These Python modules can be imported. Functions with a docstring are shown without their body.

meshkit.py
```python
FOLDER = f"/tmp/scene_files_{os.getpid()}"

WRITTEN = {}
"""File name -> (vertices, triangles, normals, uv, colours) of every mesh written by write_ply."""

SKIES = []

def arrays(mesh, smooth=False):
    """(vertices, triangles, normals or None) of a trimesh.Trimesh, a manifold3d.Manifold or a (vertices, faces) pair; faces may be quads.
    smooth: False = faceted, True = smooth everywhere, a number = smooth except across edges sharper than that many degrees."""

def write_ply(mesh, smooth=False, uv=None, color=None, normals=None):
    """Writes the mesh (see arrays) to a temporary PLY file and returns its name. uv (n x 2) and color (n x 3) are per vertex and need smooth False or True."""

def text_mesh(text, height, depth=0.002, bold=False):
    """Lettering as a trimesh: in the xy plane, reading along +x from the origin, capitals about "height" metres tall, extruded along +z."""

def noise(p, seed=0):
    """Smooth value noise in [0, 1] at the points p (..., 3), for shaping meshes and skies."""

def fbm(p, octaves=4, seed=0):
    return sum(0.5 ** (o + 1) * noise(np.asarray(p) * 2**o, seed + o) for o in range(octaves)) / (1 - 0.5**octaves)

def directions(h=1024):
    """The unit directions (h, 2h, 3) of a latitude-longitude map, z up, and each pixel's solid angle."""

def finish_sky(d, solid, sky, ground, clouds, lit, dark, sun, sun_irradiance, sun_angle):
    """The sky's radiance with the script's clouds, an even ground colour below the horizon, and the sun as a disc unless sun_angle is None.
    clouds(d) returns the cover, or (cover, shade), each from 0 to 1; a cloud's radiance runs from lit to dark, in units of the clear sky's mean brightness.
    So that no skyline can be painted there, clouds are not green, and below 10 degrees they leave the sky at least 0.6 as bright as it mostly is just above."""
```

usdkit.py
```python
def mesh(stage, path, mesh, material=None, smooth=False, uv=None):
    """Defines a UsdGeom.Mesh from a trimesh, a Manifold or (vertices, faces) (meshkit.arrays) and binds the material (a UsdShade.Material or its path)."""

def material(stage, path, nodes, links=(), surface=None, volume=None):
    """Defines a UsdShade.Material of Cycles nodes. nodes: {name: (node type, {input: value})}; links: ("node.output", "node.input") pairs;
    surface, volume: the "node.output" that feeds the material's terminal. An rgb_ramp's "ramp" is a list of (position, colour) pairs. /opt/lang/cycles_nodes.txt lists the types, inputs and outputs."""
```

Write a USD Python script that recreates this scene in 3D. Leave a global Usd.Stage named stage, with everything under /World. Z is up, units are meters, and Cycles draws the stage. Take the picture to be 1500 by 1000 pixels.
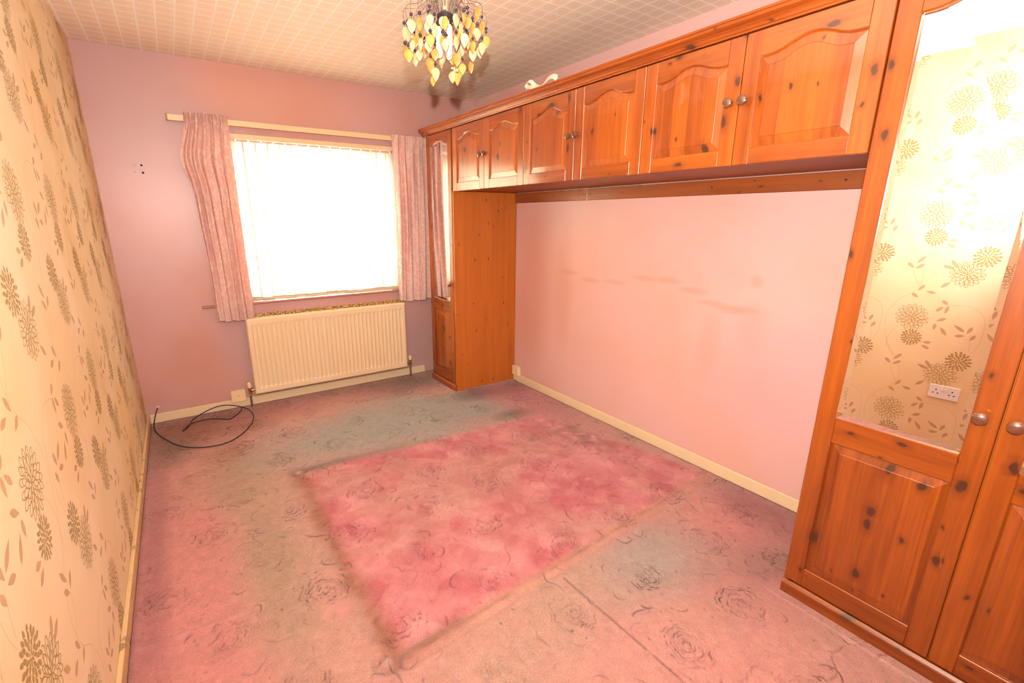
import math, random
import numpy as np, trimesh, usdkit, meshkit
from pxr import Usd, UsdGeom, UsdLux, Gf, Sdf, Vt
from scipy.spatial import cKDTree
from shapely.geometry import Polygon, LineString
from shapely.ops import unary_union

stage = Usd.Stage.CreateInMemory()
UsdGeom.SetStageUpAxis(stage, 'Z'); UsdGeom.SetStageMetersPerUnit(stage, 1.0)
UsdGeom.Xform.Define(stage, '/World'); UsdGeom.Scope.Define(stage, '/World/Looks')

# ------------------------------------------------------------------ camera, light, exposure
W, D, H = 2.743, 3.888, 2.40          # room: x 0..W, y YB..D, z 0..H
YB = -0.25                            # wall behind the camera
FX = 2.142                            # front plane of the fitted furniture
EXPOSURE = 0.0
FLASH = 35.0
SKY = 24.0
cam = UsdGeom.Camera.Define(stage, '/World/camera')
cam.CreateHorizontalApertureAttr(36.0); cam.CreateVerticalApertureAttr(24.0)
cam.CreateFocalLengthAttr(36.0 * 682.85 / 1500)
cam.CreateHorizontalApertureOffsetAttr(36.0 * 32.27 / 1500)
cam.CreateVerticalApertureOffsetAttr(36.0 * 6.91 / 1500)
cam.CreateClippingRangeAttr(Gf.Vec2f(0.03, 200)); cam.CreateExposureAttr(EXPOSURE)
cam.CreateFStopAttr(0.0)
yaw, pitch = 0.584075, -0.268522
fwd = np.array([math.sin(yaw) * math.cos(pitch), math.cos(yaw) * math.cos(pitch), math.sin(pitch)])
rgt = np.array([math.cos(yaw), -math.sin(yaw), 0.0]); upv = np.cross(rgt, fwd)
CAM = (0.34474, 0.0, 1.40626)
cam.AddTransformOp().Set(Gf.Matrix4d(*rgt, 0, *upv, 0, *(-fwd), 0, *CAM, 1))

sky = UsdLux.DomeLight.Define(stage, '/World/sky')       # overcast daylight outside the window
sky.CreateIntensityAttr(SKY); sky.CreateColorAttr(Gf.Vec3f(0.96, 0.98, 1.0))

flash = UsdLux.DiskLight.Define(stage, '/World/camera_flash')   # hot-shoe flash above the lens
flash.CreateRadiusAttr(0.020); flash.CreateIntensityAttr(FLASH / (math.pi * 0.020 ** 2)); flash.CreateColorAttr(Gf.Vec3f(1.0, 0.96, 0.90))
fyaw, fpitch = 0.68, 0.22
ff = np.array([math.sin(fyaw) * math.cos(fpitch), math.cos(fyaw) * math.cos(fpitch), math.sin(fpitch)])
fr = np.array([math.cos(fyaw), -math.sin(fyaw), 0.0]); fu = np.cross(fr, ff)
flash.AddTransformOp().Set(Gf.Matrix4d(*fr, 0, *fu, 0, *(-ff), 0, CAM[0], 0.0, 1.585, 1))

# ------------------------------------------------------------------ helpers
used = {}
def num(path):
    n = used.get(path, 0); used[path] = n + 1
    return path if n == 0 else f'{path}_{n:03d}'
def tag(p, label=None, cat=None, group=None, kind=None):
    p = p.GetPrim() if hasattr(p, 'GetPrim') else p
    for k, v in (('label', label), ('category', cat), ('group', group), ('kind', kind)):
        if v: p.SetCustomDataByKey(k, v)
    return p
def thing(name, label=None, cat=None, loc=(0, 0, 0), group=None, kind=None, rotz=0):
    x = UsdGeom.Xform.Define(stage, num('/World/' + name)); x.AddTranslateOp().Set(Gf.Vec3d(*loc))
    if rotz: x.AddRotateZOp().Set(rotz)
    return tag(x, label, cat, group, kind)
def obj(name, mesh, mat, parent=None, smooth=False, tint=None, label=None, cat=None, group=None, kind=None, at=None):
    base = str(parent.GetPath()) if parent is not None else '/World'
    if isinstance(mesh, tuple): mesh = trimesh.Trimesh(*mesh, process=False)
    if isinstance(mesh, list): mesh = trimesh.util.concatenate(mesh)
    if at is not None:
        mesh = mesh.copy(); mesh.apply_translation([-a for a in at])
    m = usdkit.mesh(stage, num(f'{base}/{name}'), mesh, '/World/Looks/' + mat, smooth)
    if at is not None: m.AddTranslateOp().Set(Gf.Vec3d(*at))
    if tint is not None:
        UsdGeom.PrimvarsAPI(m).CreatePrimvar('tint', Sdf.ValueTypeNames.Color3fArray, 'vertex').Set(Vt.Vec3fArray.FromNumpy(np.asarray(tint, np.float32)))
    return tag(m, label, cat, group, kind)
def dup(root, loc, label, group=None, rotz=0):
    was = root.GetCustomData(); name = str(root.GetPath()).split('/')[-1].rstrip('0123456789').rstrip('_')
    r = UsdGeom.Xform.Define(stage, num('/World/' + name)); p = r.GetPrim()
    p.GetReferences().AddInternalReference(root.GetPath())
    r.ClearXformOpOrder()
    r.AddTranslateOp().Set(Gf.Vec3d(*loc))
    if rotz: r.AddRotateZOp().Set(rotz)
    tag(p, label, was['category'], group or was.get('group')); p.SetInstanceable(True)
    return p
def box(x0, x1, y0, y1, z0, z1, c=0.0):
    if c <= 0:
        m = trimesh.creation.box([x1 - x0, y1 - y0, z1 - z0]); m.apply_translation([(x0 + x1) / 2, (y0 + y1) / 2, (z0 + z1) / 2]); return m
    P = []
    for sx, xa, xb in ((1, x0, x0 + c), (-1, x1, x1 - c)):
        for ya, yb in ((y0, y0 + c), (y1, y1 - c)):
            for za, zb in ((z0, z0 + c), (z1, z1 - c)):
                P += [(xa, yb, zb), (xb, ya, zb), (xb, yb, za)]
    return trimesh.convex.convex_hull(np.array(P))
def extrude(poly, depth):
    return trimesh.creation.extrude_polygon(poly, depth, engine='earcut')
def lathe(profile, n=20):
    return trimesh.creation.revolve(np.array(profile), sections=n)
def frame_mesh(m, ex, ey, ez, o):
    T = np.eye(4); T[:3, 0], T[:3, 1], T[:3, 2], T[:3, 3] = ex, ey, ez, o
    m = m.copy(); m.apply_transform(T)
    if np.linalg.det(T[:3, :3]) < 0: m.invert()
    return m
def tube(pts, r, sides=8, close=True):
    p = np.asarray(pts, float); t = np.gradient(p, axis=0); t /= np.linalg.norm(t, axis=1, keepdims=True) + 1e-12
    ref = np.array([0, 0, 1.0]) if abs(t[:, 2]).mean() < 0.8 else np.array([1.0, 0, 0])
    a = np.cross(t, ref); a /= np.linalg.norm(a, axis=1, keepdims=True) + 1e-12
    b = np.cross(t, a); an = np.arange(sides) * 2 * np.pi / sides
    rr = np.broadcast_to(r, (len(p),))
    v = p[:, None] + rr[:, None, None] * (np.cos(an)[None, :, None] * a[:, None] + np.sin(an)[None, :, None] * b[:, None])
    n = len(p); i, j = np.meshgrid(np.arange(n - 1), np.arange(sides), indexing='ij')
    q0, q1, q2, q3 = i * sides + j, i * sides + (j + 1) % sides, (i + 1) * sides + (j + 1) % sides, (i + 1) * sides + j
    f = np.concatenate([np.stack([q0, q1, q2], -1).reshape(-1, 3), np.stack([q0, q2, q3], -1).reshape(-1, 3)])
    v = v.reshape(-1, 3)
    if close:
        v = np.vstack([v, p[0], p[-1]]); k = n * sides; j = np.arange(sides)
        f = np.vstack([f, np.stack([np.full(sides, k), (j + 1) % sides, j], 1), np.stack([np.full(sides, k + 1), (n - 1) * sides + j, (n - 1) * sides + (j + 1) % sides], 1)])
    m = trimesh.Trimesh(v, f, process=False); m.fix_normals(); return m
def spline(pts, n=80):
    from scipy.interpolate import make_interp_spline
    p = np.asarray(pts, float); s = np.r_[0, np.cumsum(np.linalg.norm(np.diff(p, axis=0), axis=1))]
    return make_interp_spline(s, p, k=3 if len(p) > 3 else len(p) - 1)(np.linspace(0, s[-1], n))
def grid_faces(nu, nv):
    i, j = np.meshgrid(np.arange(nu - 1), np.arange(nv - 1), indexing='ij'); a = i * nv + j
    return np.concatenate([np.stack([a, a + nv, a + nv + 1], -1).reshape(-1, 3), np.stack([a, a + nv + 1, a + 1], -1).reshape(-1, 3)])
def sheet(P, thick_dir):
    """closed solid from a grid of points P (nu, nv, 3) and an offset (vector or array)"""
    nu, nv = P.shape[:2]; A = P.reshape(-1, 3); B = (P + thick_dir).reshape(-1, 3); f = grid_faces(nu, nv); n = len(A)
    ring = [i * nv for i in range(nu)] + [(nu - 1) * nv + j for j in range(1, nv)] + [i * nv + nv - 1 for i in range(nu - 2, -1, -1)] + [j for j in range(nv - 2, 0, -1)]
    r0, r1 = np.array(ring), np.roll(ring, -1)
    s = np.vstack([np.stack([r0, r1, r1 + n], 1), np.stack([r0, r1 + n, r0 + n], 1)])
    m = trimesh.Trimesh(np.vstack([A, B]), np.vstack([f, f[:, ::-1] + n, s]), process=False); m.fix_normals(); return m

# ------------------------------------------------------------------ materials
def mat(name, nodes, links, surface='p.BSDF'): usdkit.material(stage, '/World/Looks/' + name, nodes, links, surface)
def plain(name, col, rough=0.5, **kw): mat(name, {'p': ('principled_bsdf', dict(base_color=col, roughness=rough, **kw))}, [])

def wood(name, axis, light, dark, knots=True, boards=None, coat=1.0, knot_size=1.0, rough=0.32):
    across, along = 1.0, 0.045
    s = [across] * 3; s[axis] = along
    sc = lambda k: tuple(k * q for q in s)
    n = {'g': ('geometry', {}), 'oi': ('object_info', {}),
         'm1': ('mapping', {'scale': sc(130)}), 'n1': ('noise_texture', {'scale': 1.0, 'detail': 3.0, 'roughness': 0.6, 'distortion': 0.3}),
         'm2': ('mapping', {'scale': sc(26)}), 'n2': ('noise_texture', {'scale': 1.0, 'detail': 2.0, 'distortion': 0.6}),
         'a1': ('math', {'math_type': 'multiply', 'value2': 0.45}), 'a2': ('math', {'math_type': 'multiply_add', 'value2': 0.75}),
         'rr': ('math', {'math_type': 'multiply_add', 'value2': 0.16, 'value3': -0.16}), 'a3': ('math', {'math_type': 'add'}),
         'ramp': ('rgb_ramp', {'ramp': [(0.25, light), (0.5, tuple(0.55 * a + 0.45 * b for a, b in zip(light, dark))), (0.85, dark)]}),
         'p': ('principled_bsdf', {'roughness': rough, 'coat_weight': coat, 'coat_roughness': 0.05, 'coat_ior': 1.5 if coat < 1 else 1.7, 'specular_ior_level': 0.5})}
    l = [('g.position', 'm1.vector'), ('m1.vector', 'n1.vector'), ('g.position', 'm2.vector'), ('m2.vector', 'n2.vector'),
         ('n1.fac', 'a1.value1'), ('n2.fac', 'a2.value1'), ('a1.value', 'a2.value3'), ('oi.random', 'rr.value1'), ('a2.value', 'a3.value1'), ('rr.value', 'a3.value2')]
    last = 'a3.value'
    if boards:
        n |= {'sx': ('separate_xyz', {}), 'fl': ('math', {'math_type': 'divide', 'value2': boards}), 'ff': ('math', {'math_type': 'floor'}), 'wn': ('white_noise_texture', {'dimensions': '1D'}),
              'bm': ('math', {'math_type': 'multiply_add', 'value2': 0.26, 'value3': -0.13}), 'a4': ('math', {'math_type': 'add'})}
        l += [('g.position', 'sx.vector'), ('sx.y', 'fl.value1'), ('fl.value', 'ff.value1'), ('ff.value', 'wn.w'), ('wn.value', 'bm.value1'), (last, 'a4.value1'), ('bm.value', 'a4.value2')]
        last = 'a4.value'
    l.append((last, 'ramp.fac')); col = 'ramp.color'
    if knots:
        n |= {'wob': ('noise_texture', {'scale': 28.0, 'detail': 1.0}), 'wv': ('vector_math', {'math_type': 'multiply_add', 'vector2': (0.014, 0.014, 0.014)}),
              'ks': ('separate_xyz', {}), 'ku': ('math', {'math_type': 'add'}), 'kc': ('combine_xyz', {}),
              'm3': ('mapping', {'scale': (6.5, 13.0, 1) if axis == 1 else (13.0, 7.0, 1), 'location': (0.37 + 0.21 * axis, 0.71, 0)}), 'v': ('voronoi_texture', {'dimensions': '2D', 'scale': 1.0, 'randomness': 1.0}),
              'vc': ('separate_color', {}), 'th': ('math', {'math_type': 'greater_than', 'value2': 0.50}), 'pw': ('math', {'math_type': 'power', 'value2': 2.2}),
              'sz': ('math', {'math_type': 'multiply_add', 'value2': 0.125 * knot_size, 'value3': 0.036 * knot_size}),
              'kd': ('math', {'math_type': 'divide'}), 'k': ('map_range', {'from_min': 1.2, 'from_max': 0.75, 'to_min': 0.0, 'to_max': 0.9, 'clamp': True}), 'km': ('math', {'math_type': 'multiply'}),
              'halo': ('map_range', {'from_min': 2.8, 'from_max': 0.9, 'to_min': 0.0, 'to_max': 0.5, 'clamp': True}), 'hm': ('math', {'math_type': 'multiply'}),
              'mh': ('mix', {'color2': tuple(0.7 * c for c in dark)}), 'mk': ('mix', {'color2': (0.045, 0.014, 0.006)})}
        l += [('g.position', 'wob.vector'), ('wob.color', 'wv.vector1'), ('g.position', 'wv.vector3'), ('wv.vector', 'ks.vector'), ('ks.x', 'ku.value1'), ('ks.y', 'ku.value2'), ('ku.value', 'kc.x'), ('ks.z', 'kc.y'), ('kc.vector', 'm3.vector'), ('m3.vector', 'v.vector'), ('v.color', 'vc.color'),
              ('vc.r', 'th.value1'), ('vc.g', 'pw.value1'), ('pw.value', 'sz.value1'), ('v.distance', 'kd.value1'), ('sz.value', 'kd.value2'), ('kd.value', 'k.value'), ('k.result', 'km.value1'), ('th.value', 'km.value2'),
              ('kd.value', 'halo.value'), ('halo.result', 'hm.value1'), ('th.value', 'hm.value2'), (col, 'mh.color1'), ('hm.value', 'mh.fac'), ('mh.color', 'mk.color1'), ('km.value', 'mk.fac')]
        col = 'mk.color'
    n['b'] = ('bump', {'strength': 0.06, 'distance': 0.002}); l += [('n1.fac', 'b.height'), ('b.normal', 'p.normal'), (col, 'p.base_color')]
    mat(name, n, l)
PL, PD = (0.41, 0.091, 0.005), (0.175, 0.025, 0.0015)
wood('pine_upright', 2, PL, PD); wood('pine_rail', 1, tuple(0.9 * c for c in PL), tuple(0.9 * c for c in PD)); wood('pine_panel', 2, PL, PD, boards=0.071)
wood('pine_side', 2, (0.46, 0.125, 0.010), (0.33, 0.075, 0.005), coat=0.05, knot_size=0.4, rough=0.5)
RL, RD = (0.33, 0.072, 0.003), (0.125, 0.018, 0.001)      # the wardrobe doors have aged redder
wood('red_pine_upright', 2, RL, RD, coat=0.6); wood('red_pine_rail', 1, RL, RD, coat=0.6); wood('red_pine_panel', 2, RL, RD, boards=0.071, coat=0.6); wood('pine_cornice', 1, (0.40, 0.09, 0.006), (0.18, 0.028, 0.002), coat=0.25, rough=0.42)
wood('pine_batten', 1, (0.29, 0.065, 0.007), (0.16, 0.03, 0.003), coat=0.15, rough=0.45)
wood('pine_under', 1, (0.32, 0.085, 0.012), (0.22, 0.05, 0.007), coat=0.05, knots=False, rough=0.5)
wood('knob_wood', 0, (0.15, 0.048, 0.022), (0.075, 0.022, 0.011), knots=False, rough=0.3)

def wallpaint(name, base, stain, sheen=0.42, spots=()):
    """silk emulsion with nicotine staining; spots: soft elliptical stains (centre, radii, amount)"""
    n = {'g': ('geometry', {}), 'n1': ('noise_texture', {'scale': 1.5, 'detail': 3.0, 'roughness': 0.55}), 'r1': ('map_range', {'from_min': 0.38, 'from_max': 0.68, 'to_min': 0.0, 'to_max': 0.75, 'clamp': True}),
         'n2': ('noise_texture', {'scale': 160.0, 'detail': 2.0}), 'b': ('bump', {'strength': 0.05, 'distance': 0.002}),
         'mx': ('mix', {'color1': base, 'color2': stain}), 'p': ('principled_bsdf', {'roughness': sheen, 'specular_ior_level': 0.42})}
    l = [('g.position', 'n1.vector'), ('n1.fac', 'r1.value'), ('r1.result', 'mx.fac'), ('g.position', 'n2.vector'), ('n2.fac', 'b.height'), ('b.normal', 'p.normal')]
    col = 'mx.color'
    for i, (c, r, amt, tone) in enumerate(spots):
        n |= {f's{i}': ('vector_math', {'math_type': 'subtract', 'vector2': c}), f'd{i}': ('vector_math', {'math_type': 'divide', 'vector2': r}), f'e{i}': ('vector_math', {'math_type': 'length'}),
              f'f{i}': ('map_range', {'range_type': 'smoothstep', 'from_min': 1.0, 'from_max': 0.2, 'to_min': 0.0, 'to_max': amt, 'clamp': True}), f'x{i}': ('mix', {'color2': tone})}
        l += [('g.position', f's{i}.vector1'), (f's{i}.vector', f'd{i}.vector1'), (f'd{i}.vector', f'e{i}.vector1'), (f'e{i}.value', f'f{i}.value'), (f'f{i}.result', f'x{i}.fac'), (col, f'x{i}.color1')]
        col = f'x{i}.color'
    l.append((col, 'p.base_color')); mat(name, n, l)
PINK, ORG, MAUVE = (0.51, 0.295, 0.275), (0.54, 0.25, 0.165), (0.40, 0.255, 0.255)
wallpaint('paint_window_wall', PINK, (0.50, 0.235, 0.18), 0.36, [((0.36, D, 0.45), (0.30, 1, 0.34), 0.38, (0.44, 0.175, 0.11)), ((0.9, D, 2.25), (0.9, 1, 0.35), 0.55, ORG), ((0.25, D, 2.15), (0.55, 1, 0.75), 0.6, MAUVE),
    ((2.1, D, 0.3), (0.2, 1, 0.45), 0.8, MAUVE), ((0.62, D, 0.5), (0.16, 1, 0.4), 0.5, MAUVE)])
# outline left by a headboard: an S-shaped brown line and two drips
hb = [(2.56, 1.02), (2.35, 0.985), (2.13, 0.995), (1.9, 1.045), (1.72, 1.05), (1.55, 1.01), (1.42, 0.955), (1.32, 0.935), (1.25, 0.95)]
sp = [((W, y, z), (1, 0.13, 0.028), 0.35, (0.50, 0.215, 0.12)) for y, z in hb] + [((W, 2.62, 0.85), (1, 0.14, 0.55), 0.45, ORG), ((W, 1.42, 0.72), (1, 0.10, 0.30), 0.28, ORG), ((W, 1.21, 1.10), (1, 0.05, 0.05), 0.4, ORG), ((W, 1.2, 0.85), (1, 0.12, 0.2), 0.25, ORG),
      ((W, 3.0, 0.8), (1, 0.35, 0.8), 0.5, (0.52, 0.23, 0.16)), ((W, 1.0, 0.6), (1, 0.6, 0.5), 0.35, (0.56, 0.31, 0.34))]
wallpaint('paint_right_wall', (0.62, 0.375, 0.345), (0.61, 0.325, 0.255), 0.36, sp)
wallpaint('paint_plain', PINK, ORG, 0.42)
plain('cream_gloss', (0.68, 0.52, 0.32), 0.35); plain('cream_rail', (0.70, 0.50, 0.28), 0.35)
plain('socket_cream', (0.74, 0.54, 0.30), 0.35); plain('socket_white', (0.80, 0.74, 0.72), 0.3); plain('dark_hole', (0.02, 0.012, 0.01), 0.8)
plain('filler', (0.55, 0.36, 0.34), 0.8); plain('white_upvc', (0.82, 0.82, 0.80), 0.3); plain('sill_wood', (0.42, 0.17, 0.12), 0.45)
plain('cable_black', (0.03, 0.018, 0.016), 0.5); plain('brass', (0.50, 0.33, 0.13), 0.35, metallic=1.0); plain('pipe_brown', (0.14, 0.07, 0.045), 0.5); plain('dark_metal', (0.05, 0.04, 0.045), 0.35, metallic=0.6)
plain('arm_wire', (0.22, 0.17, 0.14), 0.4, metallic=0.7); plain('bead_smoke', (0.035, 0.03, 0.05), 0.15); plain('bulb_white', (0.92, 0.91, 0.88), 0.3); plain('seam_shadow', (0.10, 0.035, 0.012), 0.7); plain('steel', (0.6, 0.58, 0.55), 0.3, metallic=1.0)
plain('paper_scrap', (0.80, 0.66, 0.50), 0.8); plain('slab', (0.3, 0.27, 0.25), 0.9); plain('mirror_silver', (0.95, 0.95, 0.94), 0.0, metallic=1.0); plain('mdf', (0.35, 0.2, 0.1), 0.7)
mat('radiator_paint', {'g': ('geometry', {}), 'n': ('noise_texture', {'scale': 2.0, 'detail': 2.0}), 'mx': ('mix', {'color1': (0.72, 0.57, 0.37), 'color2': (0.70, 0.50, 0.29)}), 'p': ('principled_bsdf', {'roughness': 0.38})},
    [('g.position', 'n.vector'), ('n.fac', 'mx.fac'), ('mx.color', 'p.base_color')])
mat('gold_paper', {'g': ('geometry', {}), 'n': ('noise_texture', {'scale': 70.0, 'detail': 3.0}), 'r': ('rgb_ramp', {'ramp': [(0.35, (0.13, 0.06, 0.015)), (0.5, (0.42, 0.22, 0.05)), (0.68, (0.85, 0.58, 0.18))]}),
    'b': ('bump', {'strength': 0.8, 'distance': 0.006}), 'p': ('principled_bsdf', {'roughness': 0.4})}, [('g.position', 'n.vector'), ('n.fac', 'r.fac'), ('r.color', 'p.base_color'), ('n.fac', 'b.height'), ('b.normal', 'p.normal')])
mat('pane', {'t': ('transparent_bsdf', {'color': (0.97, 0.98, 0.98)}), 'gl': ('glossy_bsdf', {'roughness': 0.0, 'color': (1, 1, 1)}), 'mx': ('mix_closure', {'fac': 0.05})}, [('t.BSDF', 'mx.closure1'), ('gl.BSDF', 'mx.closure2')], 'mx.closure')
mat('slat_fabric', {'d': ('diffuse_bsdf', {'color': (0.72, 0.64, 0.48)}), 't': ('translucent_bsdf', {'color': (0.58, 0.50, 0.33)}), 'mx': ('mix_closure', {'fac': 0.5})}, [('d.BSDF', 'mx.closure1'), ('t.BSDF', 'mx.closure2')], 'mx.closure')
def shell(name, c, c2):
    mat(name, {'g': ('geometry', {}), 'n': ('noise_texture', {'scale': 45.0, 'detail': 2.0}), 'r': ('map_range', {'from_min': 0.35, 'from_max': 0.65, 'clamp': True}), 'c': ('mix', {'color1': c, 'color2': c2}),
               'p': ('principled_bsdf', {'roughness': 0.22, 'coat_weight': 0.5}), 't': ('translucent_bsdf', {}), 'mx': ('mix_closure', {'fac': 0.35})},
        [('g.position', 'n.vector'), ('n.fac', 'r.value'), ('r.result', 'c.fac'), ('c.color', 'p.base_color'), ('c.color', 't.color'), ('p.BSDF', 'mx.closure1'), ('t.BSDF', 'mx.closure2')], 'mx.closure')
shell('shell_amber', (0.72, 0.42, 0.12), (0.68, 0.31, 0.07)); shell('shell_pearl', (0.80, 0.66, 0.46), (0.76, 0.50, 0.24)); shell('shell_yellow', (0.75, 0.50, 0.13), (0.72, 0.38, 0.07))
def curtain_mat(name, c1, c2, dust):
    mat(name, {'g': ('geometry', {}), 'm': ('mapping', {'scale': (26, 8, 15)}), 'n': ('noise_texture', {'scale': 1.0, 'detail': 3.0, 'distortion': 2.5}), 'r': ('map_range', {'from_min': 0.5, 'from_max': 0.56, 'clamp': True}),
               'sx': ('separate_xyz', {}), 'hz': ('map_range', {'from_min': 0.85, 'from_max': 0.67, 'to_min': 0.0, 'to_max': 0.45, 'clamp': True}), 'n3': ('noise_texture', {'scale': 22.0, 'detail': 3.0}), 'hm': ('math', {'math_type': 'multiply'}),
               'c': ('mix', {'color1': c1, 'color2': c2}), 'c2': ('mix', {'color2': dust}), 'p': ('principled_bsdf', {'roughness': 0.6, 'sheen_weight': 0.2}), 't': ('translucent_bsdf', {}), 'mx': ('mix_closure', {'fac': 0.38})},
        [('g.position', 'm.vector'), ('m.vector', 'n.vector'), ('n.fac', 'r.value'), ('r.result', 'c.fac'), ('g.position', 'sx.vector'), ('sx.z', 'hz.value'), ('g.position', 'n3.vector'), ('n3.fac', 'hm.value1'), ('hz.result', 'hm.value2'),
         ('c.color', 'c2.color1'), ('hm.value', 'c2.fac'), ('c2.color', 'p.base_color'), ('c2.color', 't.color'), ('p.BSDF', 'mx.closure1'), ('t.BSDF', 'mx.closure2')], 'mx.closure')
curtain_mat('curtain_cloth', (0.84, 0.53, 0.455), (0.89, 0.66, 0.58), (0.50, 0.40, 0.38))
# ceiling paper: an 83 mm lattice of pale lines with a faint diamond in every square
S = 0.083
def mth(t, **k): return ('math', {'math_type': t, **k})
cn = {'g': ('geometry', {}), 's': ('separate_xyz', {}), 'p': ('principled_bsdf', {'roughness': 0.55}), 'n': ('noise_texture', {'scale': 1.3, 'detail': 3.0})}
cl = [('g.position', 's.vector'), ('g.position', 'n.vector')]
for a, o in (('x', 0.014), ('y', 0.014)):
    cn |= {a + '1': mth('add', value2=10 * S - o), a + '2': mth('divide', value2=S), a + '3': mth('fraction'), a + '4': mth('subtract', value2=0.5), a + '5': mth('absolute'), a + '6': ('map_range', {'from_min': 0.44, 'from_max': 0.465, 'clamp': True})}
    cl += [(f's.{a}', a + '1.value1'), (a + '1.value', a + '2.value1'), (a + '2.value', a + '3.value1'), (a + '3.value', a + '4.value1'), (a + '4.value', a + '5.value1'), (a + '5.value', a + '6.value')]
cn |= {'ln': mth('maximum'), 'di': mth('add'), 'dm': ('map_range', {'from_min': 0.50, 'from_max': 0.40, 'to_min': 0.0, 'to_max': 1.0, 'clamp': True}), 'st': ('wave_texture', {'bands_direction': 'y', 'scale': 38.0}),
       'dq': mth('multiply'), 'c0': ('mix', {'color1': (0.88, 0.78, 0.65), 'color2': (0.86, 0.71, 0.54)}), 'c1': ('mix', {'color2': (0.72, 0.55, 0.39)}), 'df': mth('multiply', value2=0.4), 'c2': ('mix', {'color2': (0.97, 0.94, 0.88)}), 'lf': mth('multiply', value2=0.9),
       'b': ('bump', {'strength': 0.5, 'distance': 0.0015})}
cl += [('x6.result', 'ln.value1'), ('y6.result', 'ln.value2'), ('x5.value', 'di.value1'), ('y5.value', 'di.value2'), ('di.value', 'dm.value'), ('g.position', 'st.vector'), ('dm.result', 'dq.value1'), ('st.fac', 'dq.value2'),
       ('n.fac', 'c0.fac'), ('c0.color', 'c1.color1'), ('dq.value', 'df.value1'), ('df.value', 'c1.fac'), ('c1.color', 'c2.color1'), ('ln.value', 'lf.value1'), ('lf.value', 'c2.fac'), ('c2.color', 'p.base_color'), ('ln.value', 'b.height'), ('b.normal', 'p.normal')]
mat('ceiling_paper', cn, cl)
# wallpaper: cream ground with yellowed patches, the print comes in as a tint on the mesh
mat('wallpaper', {'g': ('geometry', {}), 'a': ('attribute', {'attribute': 'tint'}), 'n': ('noise_texture', {'scale': 1.7, 'detail': 3.0, 'distortion': 0.6}), 'r': ('map_range', {'from_min': 0.4, 'from_max': 0.66, 'clamp': True}),
    'c': ('mix', {'color1': (0.79, 0.635, 0.43), 'color2': (0.76, 0.565, 0.32)}), 'mu': ('mix', {'mix_type': 'multiply', 'fac': 1.0}), 'p': ('principled_bsdf', {'roughness': 0.65, 'specular_ior_level': 0.15})},
    [('g.position', 'n.vector'), ('n.fac', 'r.value'), ('r.result', 'c.fac'), ('c.color', 'mu.color1'), ('a.color', 'mu.color2'), ('mu.color', 'p.base_color')])
mat('skirting_worn', {'g': ('geometry', {}), 'n': ('noise_texture', {'scale': 14.0, 'detail': 4.0, 'roughness': 0.7}), 'r': ('map_range', {'from_min': 0.56, 'from_max': 0.66, 'clamp': True}), 'c': ('mix', {'color1': (0.62, 0.42, 0.21), 'color2': (0.27, 0.17, 0.08)}), 'p': ('principled_bsdf', {'roughness': 0.4})},
    [('g.position', 'n.vector'), ('n.fac', 'r.value'), ('r.result', 'c.fac'), ('c.color', 'p.base_color')])
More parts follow.
